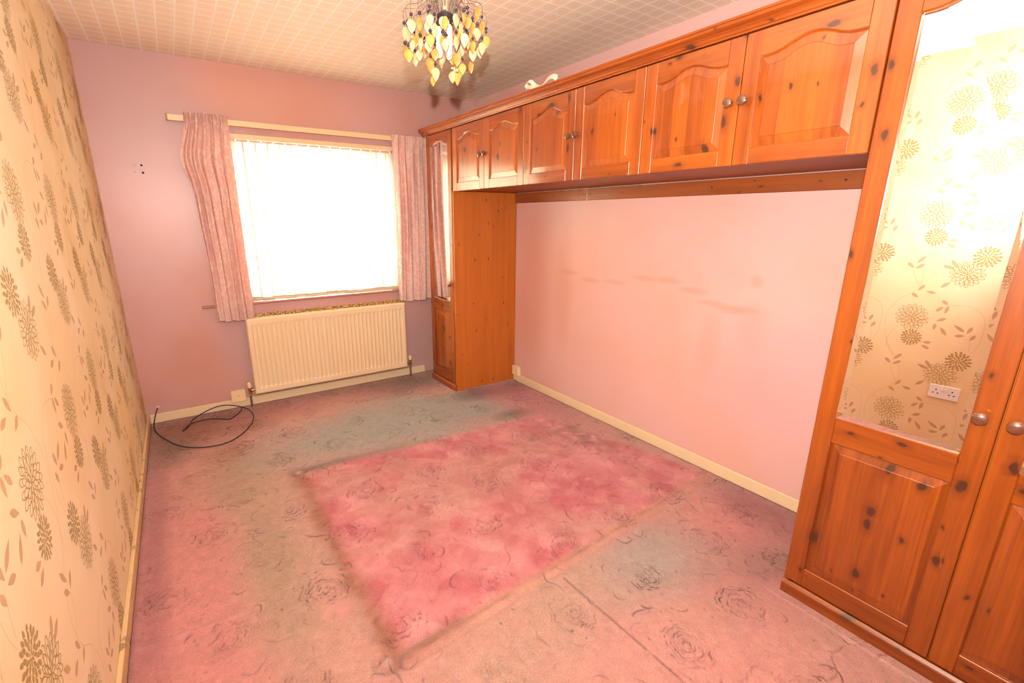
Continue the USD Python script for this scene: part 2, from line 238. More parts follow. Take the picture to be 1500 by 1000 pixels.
mat('carpet_pile', {'g': ('geometry', {}), 'a': ('attribute', {'attribute': 'tint'}), 'n': ('noise_texture', {'scale': 260.0, 'detail': 2.0}), 'r': ('map_range', {'from_min': 0.3, 'from_max': 0.7, 'to_min': 0.82, 'to_max': 1.14}), 'mu': ('mix', {'mix_type': 'multiply', 'fac': 1.0}),
    'b': ('bump', {'strength': 0.6, 'distance': 0.004}), 'p': ('principled_bsdf', {'roughness': 0.95, 'specular_ior_level': 0.1, 'sheen_weight': 0.15})},
    [('g.position', 'n.vector'), ('n.fac', 'r.value'), ('a.color', 'mu.color1'), ('r.result', 'mu.color2'), ('mu.color', 'p.base_color'), ('n.fac', 'b.height'), ('b.normal', 'p.normal')])

# ------------------------------------------------------------------ room shell
T = 0.25
obj('floor', box(-T, W + T, YB - T, D + T, -0.2, -0.03), 'slab', label='floor slab under the fitted pink carpet', kind='structure')
obj('ceiling', box(-T, W + T, YB - T, D + T, H, H + 0.15), 'ceiling_paper', label='papered ceiling with a lattice of pale lines, yellowed', kind='structure')
WX0, WX1, WZ0, WZ1 = 0.775, 1.935, 0.80, 1.902
wb = Polygon([(-T, -0.03), (W + T, -0.03), (W + T, H), (-T, H)], [[(WX0, WZ0), (WX1, WZ0), (WX1, WZ1), (WX0, WZ1)]])
wall_back = obj('wall_back', frame_mesh(extrude(wb, T), (1, 0, 0), (0, 0, 1), (0, 1, 0), (0, D, 0)), 'paint_window_wall', label='stained pink window wall', kind='structure')
wall_right = obj('wall_right', box(W, W + T, YB - T, D, -0.03, H), 'paint_right_wall', label='pink wall under the bridge cupboards with a brown headboard outline', kind='structure')
obj('wall_front', box(-T, W + T, YB - T, YB, -0.03, H), 'paint_plain', label='pink wall behind the camera', kind='structure')
for x, z, m in ((0.239, 1.731, 'dark_hole'), (0.241, 1.686, 'dark_hole')):
    d = trimesh.creation.cylinder(0.0065, 0.004, sections=16); obj('screw_hole', frame_mesh(d, (1, 0, 0), (0, 0, 1), (0, 1, 0), (x, D - 0.001, z)), m, wall_back, label='dark screw hole')
for x, z in ((0.203, 1.729), (0.197, 1.688)):
    d = trimesh.creation.cylinder(0.007, 0.003, sections=16); obj('filler_spot', frame_mesh(d, (1, 0, 0), (0, 0, 1), (0, 1, 0), (x, D - 0.0005, z)), 'filler', wall_back, label='filled screw hole')

# wallpaper print on the left wall
def petal(cx, cz, ang, r0, r1, w):
    t = np.linspace(0, 1, 8); s = r0 + (r1 - r0) * t; h = w * np.sin(np.pi * t ** 0.75) ** 0.8 * (0.35 + 0.65 * t)
    u = np.r_[s, s[::-1]]; v = np.r_[h, -h[::-1]]
    c, q = math.cos(ang), math.sin(ang)
    return Polygon(np.c_[cx + c * u - q * v, cz + q * u + c * v]).buffer(0)
def leaf(a, b, w=0.010):
    a, b = np.array(a), np.array(b); t = np.linspace(0, 1, 9); d = b - a; n = np.array([-d[1], d[0]]) / np.linalg.norm(d)
    h = w * np.sin(np.pi * t ** 1.25) ** 0.85
    return Polygon(np.r_[a + d * t[:, None] + n * h[:, None], (a + d * t[:, None] - n * h[:, None])[::-1]]).buffer(0)
rng = np.random.default_rng(4)
def dahlia(cx, cz, R, filled):
    rings = [(0.0, 0.34, 6), (0.14, 0.55, 9), (0.34, 0.78, 13), (0.55, 1.0, 17)]
    done, lines = None, []
    for a0, a1, n in rings:
        ring = []
        for k in range(n):
            an = 2 * np.pi * (k + rng.uniform(-0.12, 0.12)) / n + a1 * 9
            ring.append(petal(cx, cz, an, a0 * R, a1 * R * rng.uniform(0.93, 1.05), 1.15 * np.pi * R * (0.5 * a0 + 0.5 * a1) / n))
        for p in ring:
            vis = p if done is None else p.difference(done)
            if vis.is_empty: continue
            lines.append(vis.buffer(-0.0011) if filled else vis.boundary.buffer(0.00125, cap_style=2, join_style=2))
        u = unary_union(ring); done = u if done is None else unary_union([done, u])
    return unary_union(lines).simplify(0.0004)
TY, TZ = 0.487, 0.636
O1, S1, S2, O2 = dahlia(0, 0, 0.083, False), dahlia(-0.02, -0.133, 0.056, True), dahlia(0.222, -0.24, 0.064, True), dahlia(0.285, -0.345, 0.08, False)
O2 = O2.difference(S2.convex_hull)
LV = [(-0.08, -0.153, -0.123, -0.148), (-0.077, -0.171, -0.121, -0.191), (-0.118, -0.069, -0.119, -0.024), (-0.117, -0.011, -0.163, 0.015), (-0.144, -0.041, -0.181, -0.091), (-0.201, -0.017, -0.258, -0.055), (-0.265, -0.076, -0.218, -0.086), (-0.269, -0.064, -0.287, -0.018),
      (-0.289, -0.103, -0.308, -0.065), (0.048, -0.327, 0.084, -0.294), (0.042, -0.3, 0.003, -0.249), (0.04, -0.331, -0.002, -0.298), (-0.145, -0.321, -0.086, -0.3), (-0.151, -0.31, -0.118, -0.264), (-0.14, -0.397, -0.099, -0.436), (0.003, -0.469, -0.026, -0.426), (-0.008, -0.51, 0.03, -0.485),
      (-0.037, -0.465, -0.085, -0.476), (-0.138, -0.55, -0.105, -0.586), (-0.157, -0.539, -0.121, -0.513), (-0.15, -0.595, -0.158, -0.544)]
SV = [[(-0.146, 0.085), (-0.224, 0.102), (-0.287, 0.086), (-0.32, 0.051), (-0.336, -0.03), (-0.331, -0.123), (-0.31, -0.18)], [(0.111, 0.059), (0.13, 0.0), (0.121, -0.102), (0.091, -0.191), (0.058, -0.251), (0.032, -0.273)], [(0.055, -0.07), (0.089, -0.124), (0.098, -0.173), (0.086, -0.219)],
      [(0.046, -0.335), (0.034, -0.38), (0.003, -0.43)], [(0.008, -0.324), (-0.006, -0.369), (-0.001, -0.429), (0.03, -0.487), (0.07, -0.519), (0.098, -0.579)], [(-0.283, -0.074), (-0.295, -0.132), (-0.297, -0.175)]]
def tris(g, off, tint):
    V, F, C = [], [], []
    n = 0
    for q in getattr(g, 'geoms', [g]):
        if q.geom_type != 'Polygon' or q.area < 1e-8: continue
        v, f = trimesh.creation.triangulate_polygon(q, engine='earcut')
        V.append(np.c_[np.full(len(v), off), v]); F.append(f + n); C.append(np.tile(tint, (len(v), 1))); n += len(v)
    return np.vstack(V), np.vstack(F), np.vstack(C)
LEAF, LINE, GOLD, STEM = (0.69, 0.57, 0.54), (0.52, 0.45, 0.28), (0.52, 0.45, 0.28), (0.85, 0.78, 0.73)
stems = unary_union([LineString(spline(s, 16)).buffer(0.0013, cap_style=2) for s in SV])
leaves = unary_union([leaf(l[:2], l[2:], 0.0095) for l in LV])
bits = [tris(stems.difference(leaves), 0.0002, STEM), tris(leaves, 0.0003, LEAF), tris(O1.difference(S1.convex_hull), 0.0005, LINE), tris(O2, 0.0005, LINE), tris(S1, 0.0006, GOLD), tris(S2, 0.0006, GOLD)]
n, tv, tf, tc = 0, [], [], []
for v, f, c in bits: tv.append(v); tf.append(f + n); tc.append(c); n += len(v)
tv, tf, tc = np.vstack(tv), np.vstack(tf), np.vstack(tc)
bw = box(-T, 0, YB - T, D, -0.03, H); AV, AF, AC = [np.array(bw.vertices)], [np.array(bw.faces)], [np.ones((8, 3))]; n = 8
for iy in range(-4, 7):
    for iz in range(-2, 4):
        v = tv + np.array([0, 1.334 + iy * TY, 0.838 + iz * TZ])
        keep = ((v[:, 1] > YB + 0.005) & (v[:, 1] < D - 0.003) & (v[:, 2] > 0.03) & (v[:, 2] < H - 0.003))
        f = tf[keep[tf].all(1)]
        if len(f):
            u, inv = np.unique(f, return_inverse=True); AV.append(v[u]); AF.append(inv.reshape(-1, 3) + n); AC.append(tc[u]); n += len(u)
AV, AF, AC = np.vstack(AV), np.vstack(AF), np.vstack(AC)
fn = np.cross(AV[AF[:, 1]] - AV[AF[:, 0]], AV[AF[:, 2]] - AV[AF[:, 0]]); flip = (fn[:, 0] < 0) & (np.arange(len(AF)) >= 12); AF[flip] = AF[flip][:, ::-1]
wall_left = obj('wall_left', trimesh.Trimesh(AV, AF, process=False), 'wallpaper', tint=AC, label='left wall in yellowed cream wallpaper printed with brown dahlias and trailing leaves', kind='structure')

# skirtings
def skirt(a, b, c, d): return box(a, b, c, d, -0.03, 0.058, 0.004)
obj('baseboard_left', skirt(0, 0.016, YB, D), 'skirting_worn', label='chipped tan skirting below the wallpaper', kind='structure')
obj('baseboard_back', skirt(0.016, FX + 0.02, D - 0.016, D), 'cream_gloss', label='cream skirting below the window', kind='structure')
obj('baseboard_right', skirt(W - 0.016, W, 0.64, 3.224), 'cream_gloss', label='cream skirting below the pink right wall', kind='structure')

# ------------------------------------------------------------------ window, blind, rail, curtains
win = thing('window_1', 'white window behind the vertical blind', None, ((WX0 + WX1) / 2, D + 0.035, WZ0), kind='structure')
ox, oz = (WX0 + WX1) / 2, WZ0; hw, hh = (WX1 - WX0) / 2, WZ1 - WZ0
obj('window_frame', [box(-hw, hw, 0, 0.06, 0, 0.06, 0.004), box(-hw, hw, 0, 0.06, hh - 0.06, hh, 0.004), box(-hw, -hw + 0.06, 0, 0.06, 0.06, hh - 0.06, 0.004), box(hw - 0.06, hw, 0, 0.06, 0.06, hh - 0.06, 0.004)], 'white_upvc', win)
obj('mullion', box(1.70 - ox, 1.78 - ox, 0, 0.06, 0.06, hh - 0.06, 0.004), 'white_upvc', win)
obj('window_pane', box(-hw + 0.055, 1.705 - ox, 0.027, 0.033, 0.055, hh - 0.055), 'pane', win); obj('window_pane', box(1.775 - ox, hw - 0.055, 0.027, 0.033, 0.055, hh - 0.055), 'pane', win)
obj('window_sill', box(0.437 - ox, 1.95 - ox, -0.071, -0.025, -0.018, -0.003, 0.004), 'sill_wood', win, label='thin brown sill edge below the blind')

blind = thing('vertical_blind', 'cream vertical blind of fabric slats hanging across the bright window', 'window blind', (1.35, 3.865, 1.915))
BX0, BX1 = 0.745, 1.965
obj('head_rail', box(BX0 - 1.35, BX1 - 1.35, -0.022, 0.022, 0.016, 0.048, 0.004), 'cream_rail', blind)
NS = 15; PITCH = (BX1 - BX0 - 0.02) / NS; R = random.Random(2)
for i in range(NS):
    x = BX0 - 1.35 + 0.012 + PITCH * (i + 0.5); an = -math.radians(3.2 + R.uniform(-1, 1) + (4 if i == 12 else 0))
    u = np.linspace(-0.0445, 0.0445, 7); zz = np.linspace(-1.105 + R.uniform(-0.004, 0.004), 0.0, 2)
    P = np.stack([np.stack([x + u * math.cos(an), u * math.sin(an) + 0.003 * (1 - (u / 0.0445) ** 2), np.full(7, z)], -1) for z in zz], 0)
    P[..., 1] = np.clip(P[..., 1], -0.02, 0.0195)
    sl = obj('slat', (P.reshape(-1, 3), grid_faces(*P.shape[:2])), 'slat_fabric', blind, smooth=True)      # a single sheet of fabric: light passes it once
    obj('hanger', box(x - 0.006, x + 0.006, -0.002, 0.002, -0.004, 0.020), 'white_upvc', blind)
    b = box(-0.040, 0.040, -0.0012, 0.0012, -0.004, 0.022); b.apply_transform(trimesh.transformations.rotation_matrix(an, [0, 0, 1])); b.apply_translation([x, -0.004, zz[0]])
    obj('bottom_weight', b, 'slat_fabric', sl)
obj('bead_chain', tube(np.array([[BX0 - 1.33, -0.012, -1.095], [0, -0.014, -1.102], [BX1 - 1.37, -0.012, -1.095]]), 0.0015, 6), 'white_upvc', blind)

rail = thing('curtain_rail', 'long cream curtain rail fixed to the pink wall over the window', 'curtain rail', (1.3, 3.84, 2.026))
obj('track', box(0.42 - 1.3, 2.27 - 1.3, -0.008, 0.008, -0.019, 0.019, 0.003), 'cream_rail', rail)
for x in (0.46, 1.05, 1.65, 2.2): obj('bracket', box(x - 1.3 - 0.015, x - 1.3 + 0.015, 0.008, 0.048, -0.012, 0.012, 0.002), 'white_upvc', rail)
obj('end_cap', box(0.413 - 1.3, 0.42 - 1.3, -0.011, 0.011, -0.022, 0.022, 0.003), 'brass', rail)

def curtain(name, label, x0, x1, ztop, zbot, nf, seed, left_shape, right_shape):
    rs = np.random.default_rng(seed); nu, nv = 150, 70
    t = np.linspace(0, 1, nu); z = np.linspace(zbot, ztop, nv)
    ph = np.cumsum(0.7 + 0.6 * meshkit.noise(np.c_[t * 7, t * 0 + seed, t * 0], seed)); ph = ph / ph[-1] * nf * 2 * np.pi
    P = np.zeros((nu, nv, 3)); h = (ztop - z) / (ztop - zbot)
    for j in range(nv):
        a, b = x0 + left_shape(h[j]), x1 + right_shape(h[j])
        amp = 0.012 + 0.016 * min(1, h[j] * 2.2)
        drift = 0.35 * np.sin(3 * h[j] + seed)
        wob = np.sin(ph + drift + 0.6 * np.sin(5 * t + 2.2 * h[j])) + 0.35 * np.sin(2.1 * ph + 1.3 + 2 * h[j])
        pl = 0.006 * np.sin(t * 2 * np.pi * 22) * max(0, 1 - h[j] * 9)
        P[:, j, 0] = a + (b - a) * t + 0.010 * np.cos(ph + drift) * min(1, h[j] * 3)
        P[:, j, 1] = 3.815 - 0.008 + amp * wob * 0.72 + pl
        P[:, j, 2] = z[j] + (0.006 * np.sin(ph * 0.5) + 0.004 * np.sin(9 * t)) * (h[j] > 0.5) * h[j]
    P[..., 1] = np.clip(P[..., 1], 3.74, 3.8285)
    cx, cy = (x0 + x1) / 2, 3.81
    th = thing(name, label, 'curtain', (cx, cy, zbot)); P -= np.array([cx, cy, zbot])
    m = sheet(P, np.array([0, 0.0016, 0])); obj('curtain_panel', m, 'curtain_cloth', th, smooth=50)
    # gathered heading tape stitched along the top
    k = P[:, -6:, :] - np.array([0, 0.0012, 0]); obj('heading_tape', sheet(k, np.array([0, -0.001, 0])), 'curtain_cloth', th, smooth=50)
    k = P[:, :4, :] - np.array([0, 0.0012, 0]); obj('hem', sheet(k, np.array([0, -0.001, 0])), 'curtain_cloth', th, smooth=50)
    return th
curtain('curtain', 'pink patterned curtain at the left end of the rail, bunched and bulging to its left', 0.512, 0.757, 2.062, 0.685, 5, 3,
        lambda h: -0.055 * math.exp(-((h - 0.2) / 0.11) ** 2) - 0.018 * math.exp(-((h - 0.42) / 0.2) ** 2), lambda h: -0.01 * math.sin(3 * h))
curtain('curtain', 'pale pink curtain at the right end of the rail, beside the mirrored wardrobe', 1.918, 2.24, 2.05, 0.70, 5, 8, lambda h: 0.01 * math.sin(4 * h) - 0.005 * h, lambda h: -0.02 * h)

# ------------------------------------------------------------------ radiator, gold paper behind it, valves
obj('wallpaper_remnant', box(0.702, 1.985, D - 0.0025, D - 0.0005, 0.06, 0.705), 'gold_paper', at=(1.34, D - 0.001, 0.06), label='patch of old gold embossed wallpaper left on the wall behind the radiator', cat='wallpaper')
RX0, RX1, RZ0, RZ1, RF = 0.695, 1.952, 0.098, 0.690, 3.780
rad = thing('radiator', 'cream ribbed panel radiator below the window', 'radiator', ((RX0 + RX1) / 2, 3.81, RZ0))
rw, rh = (RX1 - RX0), RZ1 - RZ0
nu, nv = 420, 60
u = np.linspace(-rw / 2, rw / 2, nu); v = np.r_[np.linspace(0, 0.075, 16), np.linspace(0.085, rh - 0.085, nv - 32), np.linspace(rh - 0.075, rh, 16)]
U, V_ = np.meshgrid(u, v, indexing='ij')
env = np.clip((U + rw / 2 - 0.03) / 0.004, 0, 1) * np.clip((rw / 2 - 0.03 - U) / 0.004, 0, 1)
edge = np.clip((V_ - 0.038) / 0.022, 0, 1) * np.clip((rh - 0.038 - V_) / 0.022, 0, 1)
ph = np.mod((U + rw / 2 - 0.03) / 0.0333, 1.0); flute = np.clip(np.sin(ph * np.pi) * 1.7 - 0.5, 0, 0.75)
Y = -0.030 + 0.0085 * flute * np.minimum(1, edge * (0.4 + 0.6 * edge)) * env
rim = np.minimum(np.minimum(U + rw / 2, rw / 2 - U), np.minimum(V_, rh - V_)); Y += 0.010 * np.clip(1 - rim / 0.012, 0, 1) ** 2
P = np.stack([U, Y, V_], -1); B = P.copy(); B[..., 1] = -0.008
obj('front_panel', sheet(P, B - P), 'radiator_paint', rad, smooth=35)
obj('rear_panel', box(-rw / 2 + 0.002, rw / 2 - 0.002, 0.030, 0.040, 0.004, rh - 0.004, 0.004), 'radiator_paint', rad)
obj('top_grille', [box(-rw / 2 + 0.01, rw / 2 - 0.01, -0.008, 0.030, rh - 0.014, rh - 0.006, 0.002)], 'radiator_paint', rad)
obj('connection_stub', frame_mesh(trimesh.creation.cylinder(0.011, 0.03, sections=16), (0, 1, 0), (0, 0, 1), (1, 0, 0), (-rw / 2 - 0.012, 0.0, 0.035)), 'brass', rad)
obj('connection_stub', frame_mesh(trimesh.creation.cylinder(0.011, 0.03, sections=16), (0, 1, 0), (0, 0, 1), (1, 0, 0), (rw / 2 + 0.012, 0.0, 0.035)), 'brass', rad)
for k in (-0.45, 0.45): obj('wall_bracket', box(k - 0.02, k + 0.02, 0.040, 0.075, 0.12, rh - 0.12, 0.003), 'radiator_paint', rad)
def valve(x, label):
    t = thing('radiator_valve', label, 'valve', (x, 3.81, 0.0))
    obj('pipe', trimesh.creation.cylinder(0.0075, 0.11, sections=14, transform=trimesh.transformations.translation_matrix([0, 0, 0.055])), 'pipe_brown', t, smooth=40)
    obj('valve_body', lathe([(0, 0.105), (0.013, 0.105), (0.014, 0.118), (0.010, 0.122), (0.012, 0.150), (0.010, 0.156), (0, 0.156)]), 'brass', t, smooth=40)
    obj('valve_nut', lathe([(0, 0.094), (0.015, 0.094), (0.015, 0.107), (0, 0.107)], 6), 'steel', t)
    obj('valve_cap', lathe([(0, 0.156), (0.014, 0.156), (0.016, 0.164), (0.0145, 0.192), (0.010, 0.199), (0, 0.199)]), 'socket_cream', t, smooth=40)
valve(RX0 - 0.035, 'brass radiator valve on a dark pipe at the radiator end nearest the outlet box')
valve(RX1 + 0.035, 'brass radiator valve on a dark pipe at the radiator end nearest the wardrobe')

# ------------------------------------------------------------------ sockets and cable
ob = thing('outlet_box', 'square cream blank outlet box on the skirting left of the radiator', 'outlet', (0.582, D, 0.09))
obj('back_box', box(-0.048, 0.048, -0.030, 0, -0.044, 0.044, 0.003), 'socket_cream', ob); obj('face_plate', box(-0.050, 0.050, -0.037, -0.030, -0.046, 0.046, 0.003), 'socket_cream', ob)
obj('screw', frame_mesh(trimesh.creation.cylinder(0.0035, 0.002, sections=12), (1, 0, 0), (0, 0, 1), (0, 1, 0), (0, -0.038, 0)), 'dark_hole', ob, label='dark screw head')
so = thing('socket_outlet', 'small cream single outlet on the pink right wall beside the wardrobe side', 'outlet', (W, 3.175, 0.095))
obj('back_box', box(-0.026, 0, -0.040, 0.040, -0.040, 0.040, 0.003), 'socket_cream', so); obj('face_plate', box(-0.033, -0.026, -0.043, 0.043, -0.043, 0.043, 0.003), 'socket_cream', so)
obj('outlet_slot', box(-0.0345, -0.0325, -0.012, 0.012, -0.014, 0.014), 'cream_gloss', so)
ds = thing('double_socket', 'white double wall socket on the flowered wallpaper, seen in the tall mirror', 'outlet', (0, 0.605, 0.39))
obj('face_plate', box(0.0006, 0.010, -0.073, 0.073, -0.043, 0.043, 0.003), 'socket_white', ds)
for s in (-1, 1):
    for dy, dz, w, h in ((0, 0.012, 0.0035, 0.007), (-0.011, -0.010, 0.006, 0.004), (0.011, -0.010, 0.006, 0.004)):
        obj('pin_slot', box(0.0095, 0.0106, s * 0.038 + dy - w / 1.4, s * 0.038 + dy + w / 1.4, dz - h / 1.4, dz + h / 1.4), 'dark_hole', ds)
    obj('switch_rocker', box(0.009, 0.0135, s * 0.011 - 0.007, s * 0.011 + 0.007, 0.006, 0.026, 0.002), 'socket_white', ds)
cb = [(0.073, 3.895, 0.107), (0.066, 3.868, 0.10), (0.045, 3.845, 0.045), (0.041, 3.74, 0.012), (0.108, 3.499, 0.011), (0.213, 3.307, 0.011), (0.317, 3.235, 0.011), (0.426, 3.225, 0.011), (0.542, 3.328, 0.011), (0.63, 3.525, 0.011), (0.635, 3.72, 0.011), (0.569, 3.85, 0.018),
      (0.462, 3.856, 0.045), (0.352, 3.85, 0.024), (0.252, 3.725, 0.012), (0.212, 3.60, 0.011), (0.200, 3.588, 0.011), (0.206, 3.605, 0.011), (0.262, 3.70, 0.011), (0.363, 3.715, 0.011), (0.45, 3.66, 0.012), (0.491, 3.634, 0.012), (0.52, 3.66, 0.012), (0.565, 3.73, 0.012), (0.587, 3.825, 0.012)]
ca = thing('aerial_cable', 'thin dark cable looped on the carpet, coming out of the wall corner', 'cable', (0.35, 3.55, 0.0))
obj('cable', tube(spline(np.array(cb) - np.array([0.35, 3.55, 0.007]), 220), 0.0037, 8), 'cable_black', ca, smooth=True)
obj('wall_grommet', frame_mesh(trimesh.creation.cylinder(0.009, 0.006, sections=14), (1, 0, 0), (0, 0, 1), (0, 1, 0), (0.073 - 0.35, D - 0.003 - 3.55, 0.107)), 'cream_gloss', ca)

# ------------------------------------------------------------------ fitted furniture
DT = 0.020                                   # door thickness; doors lie from x = FX to FX + DT, frames below are local with front face x = 0
def arch(t, z0, rise):
    return z0 + rise * np.sin(np.pi * np.clip((t - 0.06) / 0.88, 0, 1)) ** 2.2
def lofted(outs):
    """closed solid from matching outlines (n,3), first and last capped by fans around their centroids"""
    n = len(outs[0]); v = np.vstack(outs); f = []; j = np.arange(n); k = (j + 1) % n
    for i in range(len(outs) - 1):
        a, b = i * n, (i + 1) * n
        f += [np.stack([a + j, a + k, b + k], 1), np.stack([a + j, b + k, b + j], 1)]
    c0, c1 = outs[0].mean(0), outs[-1].mean(0); v = np.vstack([v, c0, c1]); m = len(v)
    f += [np.stack([np.full(n, m - 2), k, j], 1), np.stack([np.full(n, m - 1), (len(outs) - 1) * n + j, (len(outs) - 1) * n + k], 1)]
    t = trimesh.Trimesh(v, np.vstack(f), process=False); t.fix_normals(); return t
def outline(y0, y1, z0, zs, rise, inset, x):
    a, b = y0 + inset, y1 - inset; t = np.linspace(0, 1, 25)
    top = np.c_[a + (b - a) * t, arch(t, zs, rise) - inset]
    side = np.linspace(z0 + inset, zs - inset, 5)[:-1]
    bot = np.linspace(b, a, 6)
    pts = np.vstack([np.c_[np.full(4, a), side], top, np.c_[np.full(4, b), side[::-1]], np.c_[bot[1:-1], np.full(4, z0 + inset)]])
    return np.c_[np.full(len(pts), x), pts]
def raised_panel(y0, y1, z0, zs, rise):
    e = 0.004
    O = lambda i, x: outline(y0 - e, y1 + e, z0 - e, zs + e, rise, i, x)
    return lofted([O(0, 0.016), O(0, 0.010), O(0.006, 0.010), O(0.034, 0.0035), O(0.036, 0.002), O(0.05, 0.002)])
def top_rail(y0, y1, ztop, zs, rise):
    t = np.linspace(0, 1, 25); ys = y0 + (y1 - y0) * t; zc = arch(t, zs, rise)
    def ring(x, lift, c): return np.c_[np.full(54, x), np.r_[ys, np.linspace(y1, y0, 29)], np.r_[zc + lift, np.full(29, ztop - c)]]
    rs = [ring(DT - 0.002, 0, 0.0), ring(0.0045, 0, 0.0), ring(0.0, 0.0045, 0.0015)]
    n = 54; v = np.vstack(rs); j = np.arange(n); k = (j + 1) % n; f = []
    for i in range(2): a, b = i * n, (i + 1) * n; f += [np.stack([a + j, a + k, b + k], 1), np.stack([a + j, b + k, b + j], 1)]
    for a in (0, 2 * n):
        i = np.arange(24); tp = n - 1 - np.round(np.arange(25) * 28 / 24).astype(int)
        f += [np.stack([a + i, a + i + 1, a + tp[i + 1]], 1), np.stack([a + i, a + tp[i + 1], a + tp[i]], 1)]
    m = trimesh.Trimesh(v, np.vstack(f), process=False); m.fix_normals(); return m
def knob_mesh():
    m = lathe([(0, -0.002), (0.0105, -0.002), (0.0105, 0.002), (0.0075, 0.006), (0.007, 0.012), (0.011, 0.016), (0.0165, 0.020), (0.0175, 0.0245), (0.0165, 0.029), (0.011, 0.0325), (0, 0.034)], 24)
    return frame_mesh(m, (0, 1, 0), (0, 0, 1), (-1, 0, 0), (0, 0, 0))
STW = 0.058
def door(parent, y0, y1, z0, z1, knob_y, knob_z, kind):
    a, b = y0 + 0.0015, y1 - 0.0015; i0, i1 = a + STW, b - STW; zs = z1 - 0.085; rise = 0.034
    if kind == 'short':
        d = obj('door', raised_panel(i0, i1, z0 + 0.058, zs, rise), TONE + 'pine_panel', parent, smooth=12)
    else:
        d = obj('door', raised_panel(i0, i1, z0 + 0.075, 0.655, 0.0), TONE + 'pine_panel', parent, smooth=12)
    for q0, q1 in ((a, i0), (i1, b)):
        obj('stile', box(0, DT - 0.001, q0, q1, z0, z1, 0.0022), TONE + 'pine_upright', d)
    obj('top_rail', top_rail(i0, i1, z1, zs, rise), TONE + 'pine_rail', d, smooth=20)
    obj('bottom_rail', box(0, DT - 0.001, i0, i1, z0, z0 + (0.058 if kind == 'short' else 0.075), 0.0022), TONE + 'pine_rail', d)
    if kind == 'tall':
        obj('middle_rail', box(0, DT - 0.001, i0, i1, 0.655, 0.748, 0.0022), TONE + 'pine_rail', d)
        e = 0.003; O = lambda i, x: outline(i0 - e, i1 + e, 0.748 - e, zs + e, rise, i, x)
        mm = lofted([O(0, 0.016), O(0, 0.0125), O(0.020, 0.0112), O(0.022, 0.0112)])
        cy, cz = (i0 + i1) / 2, 1.35
        mv = mm.vertices.copy(); front = mv[:, 0] < 0.0155
        mv[front, 0] += MT[0] * (mv[front, 1] - cy) + MT[1] * (mv[front, 2] - cz); mm.vertices = mv
        obj('mirror', mm, 'mirror_silver', d, label='tall bevelled arched mirror')
    km = knob_mesh(); km.apply_translation([0, knob_y, knob_z]); obj('knob', km, 'knob_wood', d, smooth=40, label='dark turned wooden knob')
DZ0, DZ1 = 1.597, 2.032; CW = (3.223 - 0.637) / 3
# three bridge cabinets over the bed space
c0 = thing('bridge_cupboard', 'two-door pine cupboard in the middle of the row over the bed space, lower doors half in window glare', 'cupboard', (FX, 0, 0), group=None)
def cab(parent):
    b = CW - 0.002
    obj('carcass', box(DT + 0.001, W - FX - 0.001, 0.001, b, DZ0 + 0.006, DZ1 + 0.003, 0.001), 'pine_under', parent)
    h = CW / 2
    door(parent, 0, h, DZ0, DZ1, h - 0.024, 1.815, 'short'); door(parent, h, CW, DZ0, DZ1, h + 0.030, 1.815, 'short')
MT, TONE = (0, 0), ''
cab(c0); UsdGeom.Xformable(c0).GetOrderedXformOps()[0].Set(Gf.Vec3d(FX, 0.637 + CW, 0))
tag(c0, 'two-door pine cupboard over the bed space, the middle one of the row of three', 'cupboard', 'bridge cupboards')
dup(c0, (FX, 0.637, 0), 'two-door pine cupboard over the bed space, the one next to the large near wardrobe', 'bridge cupboards')
dup(c0, (FX, 0.637 + 2 * CW, 0), 'two-door pine cupboard over the bed space, the one nearest the window', 'bridge cupboards')

# near wardrobe, two tall doors
MT, TONE = (-0.028, 0.0115), 'red_'
def plinth(y0, y1):
    prof = Polygon([(0.0, 0.0), (0.0, 0.040), (0.003, 0.046), (0.010, 0.053), (0.018, 0.053), (0.018, 0.0)])
    m = extrude(prof, y1 - y0)                        # x,z profile, extruded along y
    return frame_mesh(m, (1, 0, 0), (0, 0, 1), (0, -1, 0), (-0.012, y1, 0))
w1 = thing('wardrobe', 'large pine wardrobe with arched mirror door in the right foreground', 'wardrobe', (FX, YB, 0))
L = 0.637 - YB - 0.002
obj('carcass', box(DT + 0.001, W - FX - 0.001, 0.004, L, 0.0, DZ1 + 0.003, 0.001), 'pine_side', w1)
obj('plinth', plinth(0.004, L), 'red_pine_rail', w1, smooth=20)
door(w1, 0.206 - YB, L, 0.057, DZ1, 0.244 - YB, 0.874, 'tall'); door(w1, -0.225 - YB, 0.206 - YB, 0.057, DZ1, 0.176 - YB, 0.874, 'tall')
obj('filler_strip', box(0.0, DT, 0.004, 0.022, 0.057, DZ1, 0.002), 'red_pine_upright', w1)
# far wardrobe, one tall door
MT = (0, 0)
w2 = thing('wardrobe', 'narrow pine wardrobe with arched mirror door standing beside the window', 'wardrobe', (FX, 3.226, 0))
L2 = 0.429
obj('carcass', box(DT + 0.001, W - FX - 0.001, 0.016, L2, 0.0, DZ1 + 0.003, 0.001), 'pine_under', w2)
obj('side_panel', box(0.004, W - FX - 0.001, 0.0, 0.015, 0.0, DZ0 + 0.004, 0.001), 'pine_side', w2, label='flat pine-effect side panel')
obj('plinth', plinth(0.0, L2), 'red_pine_rail', w2, smooth=20)
door(w2, 0.016, L2, 0.057, DZ1, 0.046, 0.893, 'tall')

